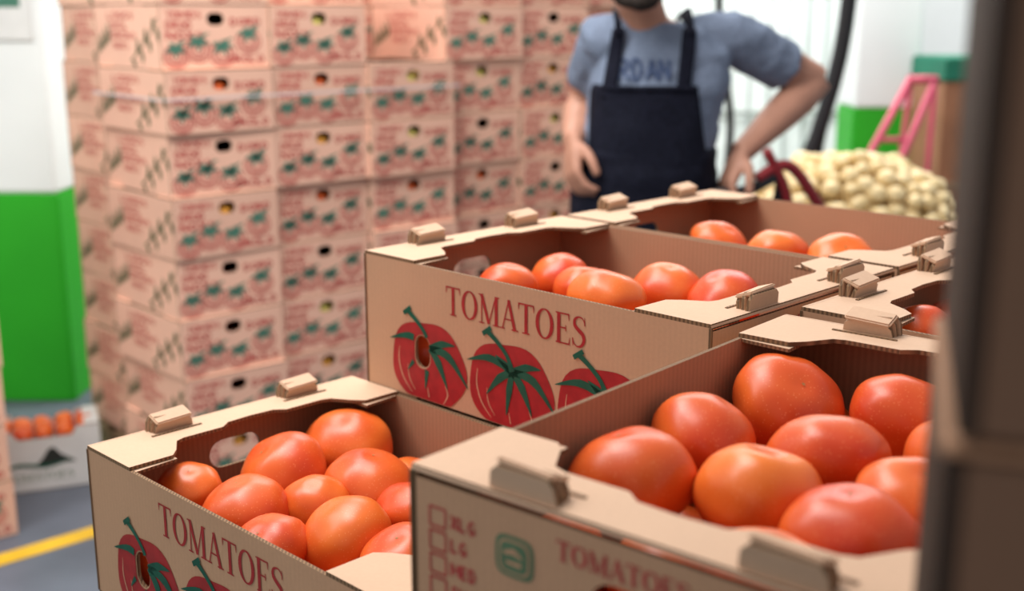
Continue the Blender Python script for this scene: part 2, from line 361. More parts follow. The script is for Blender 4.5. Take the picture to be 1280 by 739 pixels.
def pallet_mesh(name,lx,ly,h=.14):
    mb=MB()
    nb=7
    for i in range(nb): mb.box((lx*(i+.5)/nb,ly/2,h-.009),(lx/nb-.02,ly,.018),M_WOOD,bev=.002)
    for y in (.05,ly/2,ly-.05):
        mb.box((lx/2,y,h-.027),(lx,.09,.018),M_WOOD)
        for x in (.06,lx/2,lx-.06): mb.box((x,y,.074),(.1,.09,.08),M_WOOD)
        mb.box((lx/2,y,.018),(lx,.09,.036),M_WOOD)
    return mb.mesh(name)
PAL=pallet_mesh("pallet",L,W,.148)
def produce_stack(loc,rz,n,top,low,depth,seed):
    """pallet, n full cartons and the open one on top, filled with tomatoes"""
    rnd=random.Random(seed)
    e=empty("tomato_carton_stack",(loc[0],loc[1],0),rz)
    mkobj("pallet",PAL,e)
    for k in range(n+1): mkobj("carton",ME_OPEN,e,(0,0,.15+.17*k))
    z0=.15+.17*n
    for (x,y,d) in top: add_tomato(e,x,y,z0+H-depth+rnd.uniform(-.003,.003),d,rnd)
    for (x,y,d) in low: add_tomato(e,x,y,z0+H-depth-.036+rnd.uniform(-.004,.004),d,rnd)
    for i in range(5):
        for j in range(4):
            add_tomato(e,.056+i*.1015+rnd.uniform(-.003,.003),.05+j*.087+rnd.uniform(-.003,.003),z0+.044,.082,rnd)
    return e
c7,s7=math.cos(-.777),math.sin(-.777)
MA=(-.1826,1.464); GA=(-.461,1.230)
thF=.8725; FO=(-.066+W*math.sin(thF),.741-W*math.cos(thF))
NA=(MA[0]-s7*(W+.012),MA[1]+c7*(W+.012))
EA=(.291,1.170)
Mt=[(.102,.150,.076),(.112,.236,.080),(.182,.205,.082),(.255,.165,.098),(.265,.272,.090),(.350,.272,.094)]
Ml=[(.06,.30,.07),(.172,.11,.085),(.30,.07,.085),(.39,.17,.088),(.40,.08,.085),(.44,.28,.08),(.47,.17,.08),(.18,.30,.08),(.07,.07,.075)]
Ft=[(.411,.300,.100),(.444,.208,.092),(.288,.312,.092),(.312,.214,.096),(.184,.312,.098),(.215,.220,.094),(.372,.135,.082),(.272,.128,.084),(.188,.138,.095),(.225,.060,.080),(.10,.150,.08),(.33,.05,.08),(.42,.06,.08),(.466,.13,.07)]
Fl=[(.115,.235,.084),(.10,.315,.078),(.13,.06,.08),(.483,.30,.06),(.36,.33,.06)]
Gt=[(.088,.285,.108),(.106,.178,.108),(.208,.222,.100),(.072,.078,.070),(.172,.085,.098),(.205,.150,.074),(.300,.212,.092),(.298,.121,.096),(.262,.052,.080),(.385,.122,.094)]
Gl=[(.17,.31,.08),(.28,.30,.09),(.39,.22,.09),(.37,.31,.085),(.36,.05,.08),(.46,.20,.09),(.46,.10,.09),(.46,.30,.08)]
Nt=[(.131,.200,.088),(.230,.206,.088),(.335,.205,.100),(.423,.190,.085)]
Nl=[(.06,.27,.08),(.17,.29,.085),(.28,.29,.085),(.39,.28,.085),(.06,.10,.08),(.17,.11,.08),(.28,.10,.08),(.38,.09,.08),(.47,.27,.07)]
Et=[(.05,.150,.080),(.055,.240,.078),(.13,.20,.085),(.22,.20,.085),(.14,.29,.085),(.14,.10,.085),(.24,.10,.08),(.32,.2,.085),(.06,.06,.075),(.42,.2,.09),(.33,.29,.085),(.43,.29,.08)]
produce_stack(MA,-.777,5,Mt,Ml,.050,11)
produce_stack(FO,thF,5,Ft,Fl,.050,12)
produce_stack(GA,-.7793,4,Gt,Gl,.050,13)
produce_stack(NA,-.777,5,Nt,Nl,.050,14)
produce_stack(EA,-.777,5,Et,[],.050,15)

# ------------------------------------------------------------------ stacked cartons (background)
A,B,HS=.316,.398,.164
def ball(mb,c,r,m,u=12,v=8,sc=(1,1,1)):
    r0=bmesh.ops.create_uvsphere(mb.bm,u_segments=u,v_segments=v,radius=r); i=mb.mi(m); fs=set()
    for q in r0['verts']:
        q.co=Vector((q.co.x*sc[0],q.co.y*sc[1],q.co.z*sc[2]))+Vector(c)
        for f in q.link_faces: fs.add(f)
    for f in fs: f.material_index=i; f.smooth=True
M_BALLS=[mat("fruit_red",(.85,.14,.03),.35),mat("fruit_orange",(.95,.42,.06),.35),mat("fruit_green",(.85,.72,.18),.35),None]
def stacked_mesh(name,v):
    mb=MB()
    h1=(A*.5,HS*.78,.050,.032)
    r=lambda a,b:[(0,0),(a,0),(a,b),(0,b)]
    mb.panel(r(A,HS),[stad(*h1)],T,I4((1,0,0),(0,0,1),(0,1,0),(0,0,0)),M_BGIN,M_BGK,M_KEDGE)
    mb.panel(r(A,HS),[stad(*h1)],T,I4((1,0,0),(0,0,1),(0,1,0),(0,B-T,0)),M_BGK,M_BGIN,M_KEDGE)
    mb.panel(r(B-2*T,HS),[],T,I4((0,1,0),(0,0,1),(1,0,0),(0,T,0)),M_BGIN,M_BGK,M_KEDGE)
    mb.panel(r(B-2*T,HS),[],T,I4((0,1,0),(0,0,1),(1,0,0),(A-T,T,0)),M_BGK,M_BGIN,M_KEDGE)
    mb.panel([(T,T),(A-T,T),(A-T,B-T),(T,B-T)],[],T,I4((1,0,0),(0,1,0),(0,0,1),(0,0,0)),M_BGK,M_BGK,M_KEDGE)
    fl=[(0,0),(A,0),(A,.09),(A*.8,.085),(A*.74,.05),(A*.26,.05),(A*.2,.085),(0,.09)]
    mb.panel(fl,[],T,I4((1,0,0),(0,1,0),(0,0,1),(0,0,HS-T*.5)),M_BGK,M_BGK,M_KEDGE)
    mb.panel([(x,B-y) for x,y in fl][::-1],[],T,I4((1,0,0),(0,1,0),(0,0,1),(0,0,HS-T*.5)),M_BGK,M_BGK,M_KEDGE)
    if M_BALLS[v]:
        ball(mb,(A*.5,.036,HS*.67),.030,M_BALLS[v]); ball(mb,(A*.5+.06,.05,HS*.66),.032,M_BALLS[v]); ball(mb,(A*.5-.06,.05,HS*.66),.032,M_BALLS[v])
    for k in range(4):
        for j in range(4): ball(mb,(.045+k*.075,.06+j*.09,HS*.28),.036,M_BALLS[0],8,6)
    fr=lambda u,w,o:(u,-o,w)
    # block text at upper left and lower right
    for k in range(3):
        text(mb,fr,["TomoS","DRoD","NoXS"][k].replace("t","T"),.018,HS*(.79-.16*k),.019,[.10,.075,.105][k],M_PINKRED,.0006,bold=1.25)
    text(mb,fr,"DoRD",A*.64,HS*.68,.018,.095,M_PINKRED,.0006,bold=1.25)
    text(mb,fr,"GRoLD",A*.60,HS*.08,.018,.115,M_PINKRED,.0006,bold=1.25)
    # row of tomatoes drawn in red line with teal leaves climbing to the right
    for (cx,cy,rr) in ((.13,.20,.034),(.33,.30,.036),(.55,.22,.036),(.80,.42,.036)):
        x,y=cx*A,cy*HS
        for q in range(3):
            ribbon(mb,fr,[(x+rr*(1-.3*q)*math.cos(2*pi*i/16),max(.003,y+rr*(1-.3*q)*.85*math.sin(2*pi*i/16))) for i in range(17)],[.0042]*17,M_PINKRED,.0006)
        for k in range(5):
            a=2*pi*k/5+cx*7
            ribbon(mb,fr,[(x,y+rr*.55),(x+rr*.5*math.cos(a),y+rr*.6+rr*.35*math.sin(a)),(x+rr*.95*math.cos(a),y+rr*.5+rr*.6*math.sin(a))],[.010,.014,.001],M_EMB2,.0009)
        ribbon(mb,fr,[(x,y+rr*.5),(x+rr*.4,y+rr*1.0),(x+rr*.9,y+rr*1.2)],[.006,.008,.003],M_EMB2,.0009)
    fr2=lambda u,w,o:(-o,B-u,w)
    for k in range(4):
        text(mb,fr2,["LoGoS","SXoL","DRoNS","NoXS"][k],.09+.01*k,HS*(.78-.16*k),.018,[.16,.12,.15,.09][k],M_PINKRED,.0006,bold=1.1)
    ribbon(mb,fr2,[(.22,.02),(.28,.05),(.33,.08),(.385,.13)],[.005]*4,M_LEAF,.0006,None,3)
    for k in range(7):
        x=.23+.024*k; y=.025+.014*k; s=1 if k%2 else -1
        ribbon(mb,fr2,[(x,y),(x+.014,max(.01,y+s*.020)),(x+.012,max(.003,y+s*.040))],[.002,.020,.001],M_LEAF,.0008,None,3)
    for k in range(4):
        x=.015+.022*k
        ribbon(mb,fr2,[(x,.03+.01*k),(x+.012,.055+.01*k),(x+.005,.085+.012*k)],[.002,.018,.001],M_LEAF,.0008,None,3)
    return mb.mesh(name,recalc=False)
STK=[stacked_mesh("stacked_carton_%d"%i,i) for i in range(4)]
ua=(.743,.669); ub=(-.669,.743)
rzS=math.atan2(ua[1],ua[0])
S0=(-.892,3.12)
BPAL=pallet_mesh("pallet_wide",.95,.40,.148)
def sxy(a,b): return (S0[0]+a*ua[0]+b*ub[0],S0[1]+a*ua[1]+b*ub[1])
def block(name,cols,b0,a0,z0,seed):
    rnd=random.Random(seed); x,y=sxy(a0,b0)
    e=empty(name,(x,y,0),rzS)
    for i,(n,db) in enumerate(cols):
        for k in range(n):
            mkobj("carton",rnd.choice(STK),e,(i*.320+rnd.uniform(-.004,.004),db+rnd.uniform(-.010,.010),z0+.166*k),(0,0,rnd.uniform(-.015,.015)))
    for i in range(2): mkobj("pallet",BPAL,e,(i*.965,0,0))
    return e
b1=block("carton_stack",[(9,0),(9,.01),(7,0),(9,.05),(9,.05),(9,.06)],0,0,.15,3)
b2=block("carton_stack",[(9,0)]*6,.46,.09,.15,4)
mb=MB(); zz=1.238
mb.box((.48,-.018,zz),(.98,.002,.006),M_PLASTIC); mb.box((-.014,.2,zz),(.002,.43,.006),M_PLASTIC)
mb.box((.48,.417,zz),(.98,.002,.006),M_PLASTIC); mb.box((.972,.2,zz),(.002,.43,.006),M_PLASTIC)
mkobj("strapping",mb.mesh("strap"),b1)
V=(-1.415,3.19)
ox,oy=V[0]-A*ua[0],V[1]-A*ua[1]
e=empty("carton_stack",(ox,oy,0),rzS)
rnd=random.Random(9)
for k in range(8): mkobj("carton",rnd.choice(STK),e,(rnd.uniform(-.006,.004),0,.004+.166*k))

# white tray with tomatoes on the floor
mb=MB(); lx,ly,lz=.325,.18,.20
prof=[(0,0),(lx,0),(lx,lz),(lx*.8,lz),(lx*.74,lz*.86),(lx*.26,lz*.86),(lx*.2,lz),(0,lz)]
mb.panel(prof,[],T,I4((1,0,0),(0,0,1),(0,1,0),(0,0,0)),M_WHITECARD,M_WHITECARD,M_KEDGE)
mb.panel(prof,[],T,I4((1,0,0),(0,0,1),(0,1,0),(0,ly-T,0)),M_WHITECARD,M_WHITECARD,M_KEDGE)
for x in (0,lx-T): mb.panel([(T,0),(ly-T,0),(ly-T,lz),(T,lz)],[stad(ly/2,lz*.7,.06,.025)],T,I4((0,1,0),(0,0,1),(1,0,0),(x,0,0)),M_WHITECARD,M_WHITECARD,M_KEDGE)
mb.panel([(0,0),(lx,0),(lx,ly),(0,ly)],[],T,I4((1,0,0),(0,1,0),(0,0,1),(0,0,0)),M_WHITECARD,M_WHITECARD,M_KEDGE)
for x in (0,lx-.045): mb.panel([(0,0),(.045,0),(.045,ly),(0,ly)],[],T,I4((1,0,0),(0,1,0),(0,0,1),(x,0,lz)),M_WHITECARD,M_WHITECARD,M_KEDGE)
fr=lambda u,w,o:(u,-o,w)
mb.face([fr(.13+p[0],.085+p[1],.0006) for p in [(0,0),(.02,.02),(.04,.05),(.055,.055),(.075,.03),(.12,.0)]],M_BLACKP)
ribbon(mb,fr,[(.03,.075),(.08,.09),(.16,.08),(.24,.095)],[.003,.012,.012,.003],M_GRN,.0009,None,3)
text(mb,fr,"TOMATOES",.04,.035,.025,.2,M_EMB,.0006)
wt=empty("white_tomato_tray",(-1.60,3.46,0),math.atan2(.11,.27))
mkobj("tray",mb.mesh("white_tray",recalc=False),wt)
rnd=random.Random(5)
for i in range(5):
    for j in range(3):
        add_tomato(wt,.038+i*.062,.036+j*.053,.175+rnd.uniform(-.01,.012),.060,rnd)
        add_tomato(wt,.038+i*.062,.036+j*.053,.105,.056,rnd)

# ------------------------------------------------------------------ near stack at right edge
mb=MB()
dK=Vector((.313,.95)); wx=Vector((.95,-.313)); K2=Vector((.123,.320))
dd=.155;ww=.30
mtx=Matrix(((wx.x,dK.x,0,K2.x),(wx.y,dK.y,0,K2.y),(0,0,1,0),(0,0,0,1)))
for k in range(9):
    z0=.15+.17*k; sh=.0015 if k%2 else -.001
    mb.box((0,0,0),(ww-.006,.005,.163),M_SHADEKRAFT,mtx=mtx@Matrix.Translation((ww/2+sh+.003,.0025,z0+.083)),bev=.001)
    mb.box((0,0,0),(ww,.005,.163),M_SHADEKRAFT,mtx=mtx@Matrix.Translation((ww/2+sh,dd-.0025,z0+.083)),bev=.001)
    mb.box((0,0,0),(.006,dd-.005,.163),M_SHADESIDE,mtx=mtx@Matrix.Translation((.003+sh,dd/2-.003,z0+.083)),bev=.001)
    mb.box((0,0,0),(.005,dd-.011,.163),M_SHADEKRAFT,mtx=mtx@Matrix.Translation((ww-.0025+sh,dd/2,z0+.083)),bev=.001)
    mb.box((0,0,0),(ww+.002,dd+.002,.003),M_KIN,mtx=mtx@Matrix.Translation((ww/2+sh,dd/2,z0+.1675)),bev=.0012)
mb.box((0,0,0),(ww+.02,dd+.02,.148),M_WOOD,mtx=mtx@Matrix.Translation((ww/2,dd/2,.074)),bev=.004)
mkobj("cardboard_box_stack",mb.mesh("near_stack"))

# ------------------------------------------------------------------ room shell
def simple(name,boxes,parent=None):
    mb=MB()
    for b in boxes: mb.box(b[0],b[1],b[2],bev=b[3] if len(b)>3 else 0)
    return mkobj(name,mb.mesh(name),parent)
simple("floor",[((0,3.5,-.05),(9.2,9.2,.1),M_CONC)])
simple("wall_back",[((0,7.55,2.4),(9,.1,3.2),M_WHITE),((0,7.55,.4),(9,.1,.8),M_GREENP)])
simple("wall_left",[((-3.55,3.5,2.4),(.1,8,3.2),M_WHITE),((-3.55,3.5,.4),(.1,8,.8),M_GREENP)])
simple("pillar_left",[((-1.93,4.65,2.4),(.5,.5,3.19),M_WHITE,.01),((-1.93,4.65,.4),(.504,.504,.81),M_GREENP,.01)])
simple("sign",[((-1.80,4.392,1.47),(.17,.008,.22),M_WHITECARD),((-1.80,4.387,1.50),(.10,.004,.05),M_EMB2)])
simple("pillar_right",[((1.79,5.95,2.5),(.30,.3,2.98),M_WHITE,.01),((1.79,5.95,.505),(.304,.304,1.01),M_GREENP,.01)])
p0=Vector((-1.60,2.83));p1=Vector((-.98,3.42)); d=(p1-p0).normalized(); ln=(p1-p0).length
mb=MB(); mb.box((0,0,0),(ln,.07,.002),M_YEL,mtx=Matrix.Translation(((p0.x+p1.x)/2,(p0.y+p1.y)/2,.0015))@Matrix.Rotation(math.atan2(d.y,d.x),4,'Z'))
mkobj("floor_marking",mb.mesh("yellow_line"))
mb=MB()
for i in range(13):
    x=.55+.105*i
    mb.box((x,6.9+.012*(i%2),1.5),(.118,.004,2.9),M_STRIP,bev=.001)
    mb.box((x+.055,6.885,1.5),(.006,.012,2.9),M_STEEL)
mb.box((1.2,6.9,2.98),(1.6,.08,.06),M_STEEL)
for z in (1.62,.9): mb.box((1.2,6.875,z),(1.5,.01,.02),M_STEEL)
mkobj("strip_curtain",mb.mesh("strips"))

def tube(mb,pts,rad,m,seg=12,flat=(1,1)):
    P=[Vector(p) for p in pts]; n=len(P)
    if not hasattr(rad,'__len__'): rad=[rad]*n
    rings=[]; prev=None
    for i in range(n):
        d=(P[min(i+1,n-1)]-P[max(i-1,0)]).normalized()
        if prev is None: a=d.orthogonal().normalized()
        else: a=(prev-d*prev.dot(d)).normalized()
        prev=a; b=d.cross(a)
        rings.append([mb.bm.verts.new(P[i]+(a*math.cos(2*pi*k/seg)*flat[0]+b*math.sin(2*pi*k/seg)*flat[1])*rad[i]) for k in range(seg)])
    i_=mb.mi(m)
    for i in range(n-1):
        for k in range(seg):
            f=mb.bm.faces.new([rings[i][k],rings[i][(k+1)%seg],rings[i+1][(k+1)%seg],rings[i+1][k]]); f.material_index=i_; f.smooth=True
    for rg,rev in ((rings[0],True),(rings[-1],False)):
        f=mb.bm.faces.new(rg[::-1] if rev else rg); f.material_index=i_
def spl(pts,sub=6):
    P=[Vector(p) for p in pts]; n=len(P); out=[]
    for i in range(n-1):
        p0=P[max(i-1,0)];p1=P[i];p2=P[i+1];p3=P[min(i+2,n-1)]
        for k in range(sub):
            t=k/sub
            out.append(.5*((2*p1)+(p2-p0)*t+(2*p0-5*p1+4*p2-p3)*t*t+(3*p1-p0-3*p2+p3)*t**3))
    out.append(P[-1]); return out
mb=MB(); y=5.2
tube(mb,spl([(1.45,y,2.6),(1.44,y,2.1),(1.42,y,1.55),(1.39,y,1.25),(1.32,y,.95),(1.26,y,.75),(1.2,y,.2),(1.1,y,.03)]),.034,M_BLACK)
tube(mb,spl([(1.47,y+.05,2.6),(1.46,y+.05,2.0),(1.43,y+.05,1.4),(1.37,y+.05,1.1),(1.32,y+.05,.75),(1.3,y+.05,.03)]),.028,M_BLACK)
tube(mb,spl([(.86,y,2.6),(.87,y,1.6),(.90,y,1.25),(.94,y,1.0),(.93,y,.7),(.9,y,.03)]),.016,M_BLACK)
mkobj("hanging_hose",mb.mesh("hose"))
mb=MB(); y=4.95
ax,bx=1.62,1.72
tube(mb,[(ax,y,1.19),(1.36,y-.1,.72),(.98,y-.25,.0)],.016,M_PINK,8,flat=(1.3,.8))
tube(mb,[(bx,y,1.19),(1.52,y-.1,.72),(1.20,y-.25,.0)],.016,M_PINK,8,flat=(1.3,.8))
tube(mb,[(ax,y,1.19),(1.66,y+.3,0.0)],.012,M_PINK,8)
tube(mb,[(bx,y,1.19),(1.82,y+.3,0.0)],.012,M_PINK,8)
tube(mb,[(ax-.01,y,1.19),(bx+.01,y,1.19)],.018,M_PINK,8)
for k in range(1,5):
    t=k/5
    a=Vector((ax,y,1.19)).lerp(Vector((.98,y-.25,0)),t); b=Vector((bx,y,1.19)).lerp(Vector((1.20,y-.25,0)),t)
    tube(mb,[a,b],.012,M_PINK,8)
mkobj("step_ladder",mb.mesh("ladder"))
simple("produce_crate_stack",[((2.22,5.6,.58),(.62,.5,1.16),M_CRATEB,.01),((2.22,5.6,1.21),(.64,.52,.10),M_DGREEN,.01),((2.22,5.34,.30),(.60,.02,.03),M_WOOD),((2.22,5.34,.70),(.60,.02,.03),M_WOOD)])
rnd=random.Random(3)
mb=MB(); cx,cy=1.12,3.95
pts=[]
tries=0
while len(pts)<380 and tries<24000:
    tries+=1
    a=rnd.uniform(0,2*pi); r=math.sqrt(rnd.random())
    x=cx+.43*r*math.cos(a); y=cy+.33*r*math.sin(a)
    z=.60+.38*(1-r**3.2)-(.06 if tries%3==0 else 0)+.02*math.sin(x*21)*math.cos(y*17)
    if any((x-p[0])**2+(y-p[1])**2+(z-p[2])**2<.044**2 for p in pts): continue
    pts.append((x,y,z))
for (x,y,z) in pts:
    s=rnd.uniform(.022,.034)
    r0=bmesh.ops.create_uvsphere(mb.bm,u_segments=12,v_segments=8,radius=s); i=mb.mi(M_POT)
    q=Matrix.Translation((x,y,z))@Matrix.Rotation(rnd.uniform(0,6),4,'Z')@Matrix.Rotation(rnd.uniform(-.6,.6),4,'X')@Matrix.Diagonal((1.2,1.,.92,1))
    fs=set()
    for v in r0['verts']:
        v.co=q@v.co
        for f in v.link_faces: fs.add(f)
    for f in fs: f.material_index=i; f.smooth=True
pb=empty("potato_bin")
mkobj("potatoes",mb.mesh("potatoes"),pb)
mb=MB()
for (c,s) in (((cx,cy-.35,.33),(.92,.02,.62)),((cx,cy+.35,.33),(.92,.02,.62)),((cx-.45,cy,.33),(.02,.72,.62)),((cx+.45,cy,.33),(.02,.72,.62)),((cx,cy,.52),(.88,.68,.04))): mb.box(c,s,M_WOOD,bev=.004)
mkobj("bin",mb.mesh("bin"),pb)

# ------------------------------------------------------------------ the worker
man=empty("man")
def remeshed(name,mb,vox,smooth,parent,mats,disp=0.):
    me=mb.mesh(name); me.materials.clear()
    for m in mats: me.materials.append(m)
    o=mkobj(name,me,None)
    r=o.modifiers.new("r",'REMESH'); r.mode='VOXEL'; r.voxel_size=vox; r.use_smooth_shade=True
    s=o.modifiers.new("s",'SMOOTH'); s.iterations=smooth; s.factor=.5
    if disp>0:
        t=bpy.data.textures.new(name,'CLOUDS'); t.noise_scale=.07
        d=o.modifiers.new("d",'DISPLACE'); d.texture=t; d.strength=disp; d.mid_level=.5; d.texture_coords='GLOBAL'
    dg=bpy.context.evaluated_depsgraph_get(); dg.update()
    me2=bpy.data.meshes.new_from_object(o.evaluated_get(dg))
    me2.materials.clear()
    for m in mats: me2.materials.append(m)
    for p in me2.polygons: p.material_index=0; p.use_smooth=True
    bpy.data.objects.remove(o)
    me2.name=name
    return mkobj(name,me2,parent)
def loft(mb,rings,m,seg=28,rot=0.):
    R=[]
    for (x,y,z,a,b) in rings:
        ring=[]
        for k in range(seg):
            t=2*pi*k/seg
            cx_=a*math.copysign(abs(math.cos(t))**.85,math.cos(t)); cy_=b*math.copysign(abs(math.sin(t))**.85,math.sin(t))
            ring.append(mb.bm.verts.new((x+cx_*math.cos(rot)-cy_*math.sin(rot),y+cx_*math.sin(rot)+cy_*math.cos(rot),z)))
        R.append(ring)
    i_=mb.mi(m)
    for i in range(len(R)-1):
        for k in range(seg):
            f=mb.bm.faces.new([R[i][k],R[i][(k+1)%seg],R[i+1][(k+1)%seg],R[i+1][k]]); f.smooth=True; f.material_index=i_
    mb.bm.faces.new(R[0][::-1]); mb.bm.faces.new(R[-1])
SR=Vector((.228,2.98,1.40)); SL=Vector((.530,3.02,1.40))
ER=Vector((.192,3.18,1.225)); WR=Vector((.150,2.94,1.150))
EL=Vector((.775,3.12,1.285)); WL=Vector((.566,2.97,1.118))
torso=[(.330,3.0,.84,.15,.11),(.330,3.0,.92,.165,.125),(.330,3.0,1.02,.158,.122),(.332,2.995,1.10,.154,.120),(.345,2.995,1.20,.155,.115),(.362,3.0,1.29,.160,.115),(.368,3.0,1.36,.155,.100),(.362,2.995,1.41,.11,.075),(.335,2.98,1.44,.06,.055)]
def lerp(a,b,t): return a.lerp(b,t)
mb=MB()
loft(mb,[(x,y,z,a*.93,b*.9) for x,y,z,a,b in torso],M_SKIN)
tube(mb,[(.345,2.995,1.38),(.318,2.965,1.44),(.298,2.94,1.50),(.29,2.93,1.55)],[.062,.055,.054,.055],M_SKIN,16)
for S,E_,Wp in ((SR,ER,WR),(SL,EL,WL)):
    tube(mb,[S+Vector((0,0,.01)),lerp(S,E_,.3),lerp(S,E_,.65),lerp(S,E_,.92),E_],[.052,.052,.050,.046,.045],M_SKIN,14)
    tube(mb,[lerp(E_,S,.1),E_,lerp(E_,Wp,.22),lerp(E_,Wp,.5),lerp(E_,Wp,.82),Wp],[.040,.044,.050,.044,.033,.029],M_SKIN,14)
def hand(mb,wp,fwd,side,nrm,curl):
    """palm, four separate curled fingers and a thumb. fwd: wrist->knuckles, side: towards index"""
    fwd=fwd.normalized(); side=(side-fwd*side.dot(fwd)).normalized(); nrm=fwd.cross(side)*nrm
    for k in (-1.5,-.5,.5,1.5):
        tube(mb,[wp+side*k*.008-fwd*.01,wp+side*k*.015+fwd*.035,wp+side*k*.021+fwd*.088],[.016,.017,.0125],M_SKIN,10)
    lens=[.066,.076,.082,.074]
    for k,ln in zip((-1.5,-.5,.5,1.5),lens):
        b0=wp+side*k*.0215+fwd*.086
        a=.25; pos=b0; pts=[pos-fwd*.012]; rad=[.0105]
        pts.append(pos); rad.append(.0105)
        for seg_,fr_ in enumerate((.45,.30,.25)):
            a+=curl*(.8 if seg_==0 else 1.)
            d=fwd*math.cos(a)+nrm*math.sin(a)
            pos=pos+d*ln*fr_; pts.append(pos); rad.append([.0095,.0088,.0070][seg_])
        tube(mb,spl(pts,3),[rad[min(int(i/3+.5),len(rad)-1)] for i in range(3*(len(pts)-1)+1)],M_SKIN,10)
    t0=wp+side*.022+fwd*.018+nrm*.006
    t1=t0+side*.028+fwd*.026+nrm*.014; t2=t1+side*.010+fwd*.032+nrm*.012; t3=t2-side*.006+fwd*.022+nrm*.012
    tube(mb,spl([t0,t1,t2,t3],3),[.014]*3+[.0125]*3+[.0110]*3+[.0085],M_SKIN,10)
hand(mb,WR,Vector((-.02,-.45,-1)),Vector((.25,-1,0)),-1,.45)
hand(mb,WL,Vector((-.42,-.30,-.85)),Vector((.25,-1,.2)),-1,.55)
for sx,kx in ((.25,.235),(.42,.44)):
    tube(mb,[(sx,3.0,.90),(kx,2.98,.50),(kx,3.02,.08)],[.08,.055,.038],M_SKIN,14)
remeshed("body",mb,.0055,2,man,[M_SKIN])
mb=MB()
hc=Vector((.285,2.905,1.590))
r0=bmesh.ops.create_uvsphere(mb.bm,u_segments=40,v_segments=30,radius=1.)
for v in r0['verts']:
    x,y,z=v.co
    w=.078*(1-.28*max(0,-z)**1.5)
    yy=y*.098*(1-.10*max(0,-z))
    if z<-.3 and y>0: yy*=1-.35*(-z-.3)
    v.co=hc+Vector((x*w,yy-(.010*max(0,-z)),z*.115))
tube(mb,[hc+Vector((0,-.088,.022)),hc+Vector((0,-.103,-.006)),hc+Vector((0,-.113,-.026)),hc+Vector((0,-.100,-.036))],[.009,.011,.016,.012],M_SKIN,10)
for s in (-1,1):
    tube(mb,[hc+Vector((s*.078,.008,.022)),hc+Vector((s*.088,.016,.016)),hc+Vector((s*.086,.012,-.012)),hc+Vector((s*.077,.004,-.032))],[.008,.014,.012,.007],M_SKIN,10)
    tube(mb,[hc+Vector((s*.052,-.080,.030)),hc+Vector((s*.030,-.094,.036)),hc+Vector((s*.012,-.096,.030))],[.008,.010,.007],M_SKIN,8)
tube(mb,[hc+Vector((-.026,-.094,-.060)),hc+Vector((0,-.101,-.056)),hc+Vector((.026,-.094,-.060))],[.006,.010,.006],M_SKIN,8)
remeshed("head",mb,.004,3,man,[M_SKIN])
mb=MB()
for s in (-1,1):
    ball(mb,hc+Vector((s*.032,-.083,.010)),.013,M_EYEW,14,10); ball(mb,hc+Vector((s*.031,-.093,.009)),.006,M_EYED,10,8)
tube(mb,[hc+Vector((-.024,-.103,-.060)),hc+Vector((0,-.110,-.060)),hc+Vector((.024,-.103,-.060))],[.003,.006,.003],M_LIP,8)
for s in (-1,1): tube(mb,[hc+Vector((s*.05,-.085,.036)),hc+Vector((s*.032,-.100,.042)),hc+Vector((s*.014,-.100,.036))],[.003,.005,.004],M_HAIR,6)
mkobj("face_features",mb.mesh("face_features"),man)
mb=MB()
r0=bmesh.ops.create_uvsphere(mb.bm,u_segments=36,v_segments=26,radius=1.)
for v in r0['verts']:
    x,y,z=v.co; v.co=hc+Vector((x*.086,y*.104+.012,z*.120+.014))
kill=[v for v in mb.bm.verts if (v.co.y<hc.y-.05 and v.co.z<hc.z+.07) or v.co.z<hc.z-.045 or (v.co.y<hc.y+.0 and v.co.z<hc.z+.0)]
bmesh.ops.delete(mb.bm,geom=kill,context='VERTS')
mb.mi(M_HAIR)
for f in mb.bm.faces: f.smooth=True
o=mkobj("hair",mb.mesh("hair"),man); m_=o.modifiers.new("s",'SOLIDIFY'); m_.thickness=.012
mb=MB()
tube(mb,spl([hc+Vector((-.072,-.01,-.02)),hc+Vector((-.066,-.045,-.065)),hc+Vector((-.040,-.078,-.098)),hc+Vector((0,-.094,-.110)),hc+Vector((.040,-.078,-.098)),hc+Vector((.066,-.045,-.065)),hc+Vector((.072,-.01,-.02))],5),[.010]*5+[.014]*5+[.018]*5+[.022]*5+[.018]*5+[.014]*5+[.010],M_HAIR,12)
tube(mb,spl([hc+Vector((-.034,-.086,-.085)),hc+Vector((-.028,-.097,-.052)),hc+Vector((0,-.106,-.045)),hc+Vector((.028,-.097,-.052)),hc+Vector((.034,-.086,-.085))],4),.0075,M_HAIR,8)
remeshed("beard",mb,.004,1,man,[M_HAIR],.004)
mb=MB()
loft(mb,[(x,y,z,a+.010,b+.008) for x,y,z,a,b in torso[2:8]]+[(.338,2.985,1.432,.078,.068)],M_SHIRT)
for S,E_,q in ((SR,ER,.62),(SL,EL,.66)):
    c=Vector((.355,2.995,1.37))
    tube(mb,[lerp(c,S,.45),lerp(c,S,.8)+Vector((0,0,.005)),S,lerp(S,E_,.25),lerp(S,E_,.45),lerp(S,E_,q)],[.060,.064,.064,.065,.065,.067],M_SHIRT,18)
shirt=remeshed("t_shirt",mb,.007,3,man,[M_SHIRT],.020)
mb=MB()
loft(mb,[(.330,3.0,.80,.165,.125),(.330,3.0,.90,.188,.150),(.330,3.0,1.0,.184,.150),(.330,2.995,1.08,.180,.145),(.334,2.995,1.135,.175,.140)],M_APRON)
for sx,kx in ((.245,.235),(.425,.44)):
    tube(mb,[(sx,3.0,.90),(sx,3.0,.75),(kx,2.98,.50),(kx,3.02,.25),(kx,3.02,.07)],[.10,.098,.080,.072,.070],M_APRON,18)
remeshed("overalls",mb,.008,4,man,[M_APRON],.014)
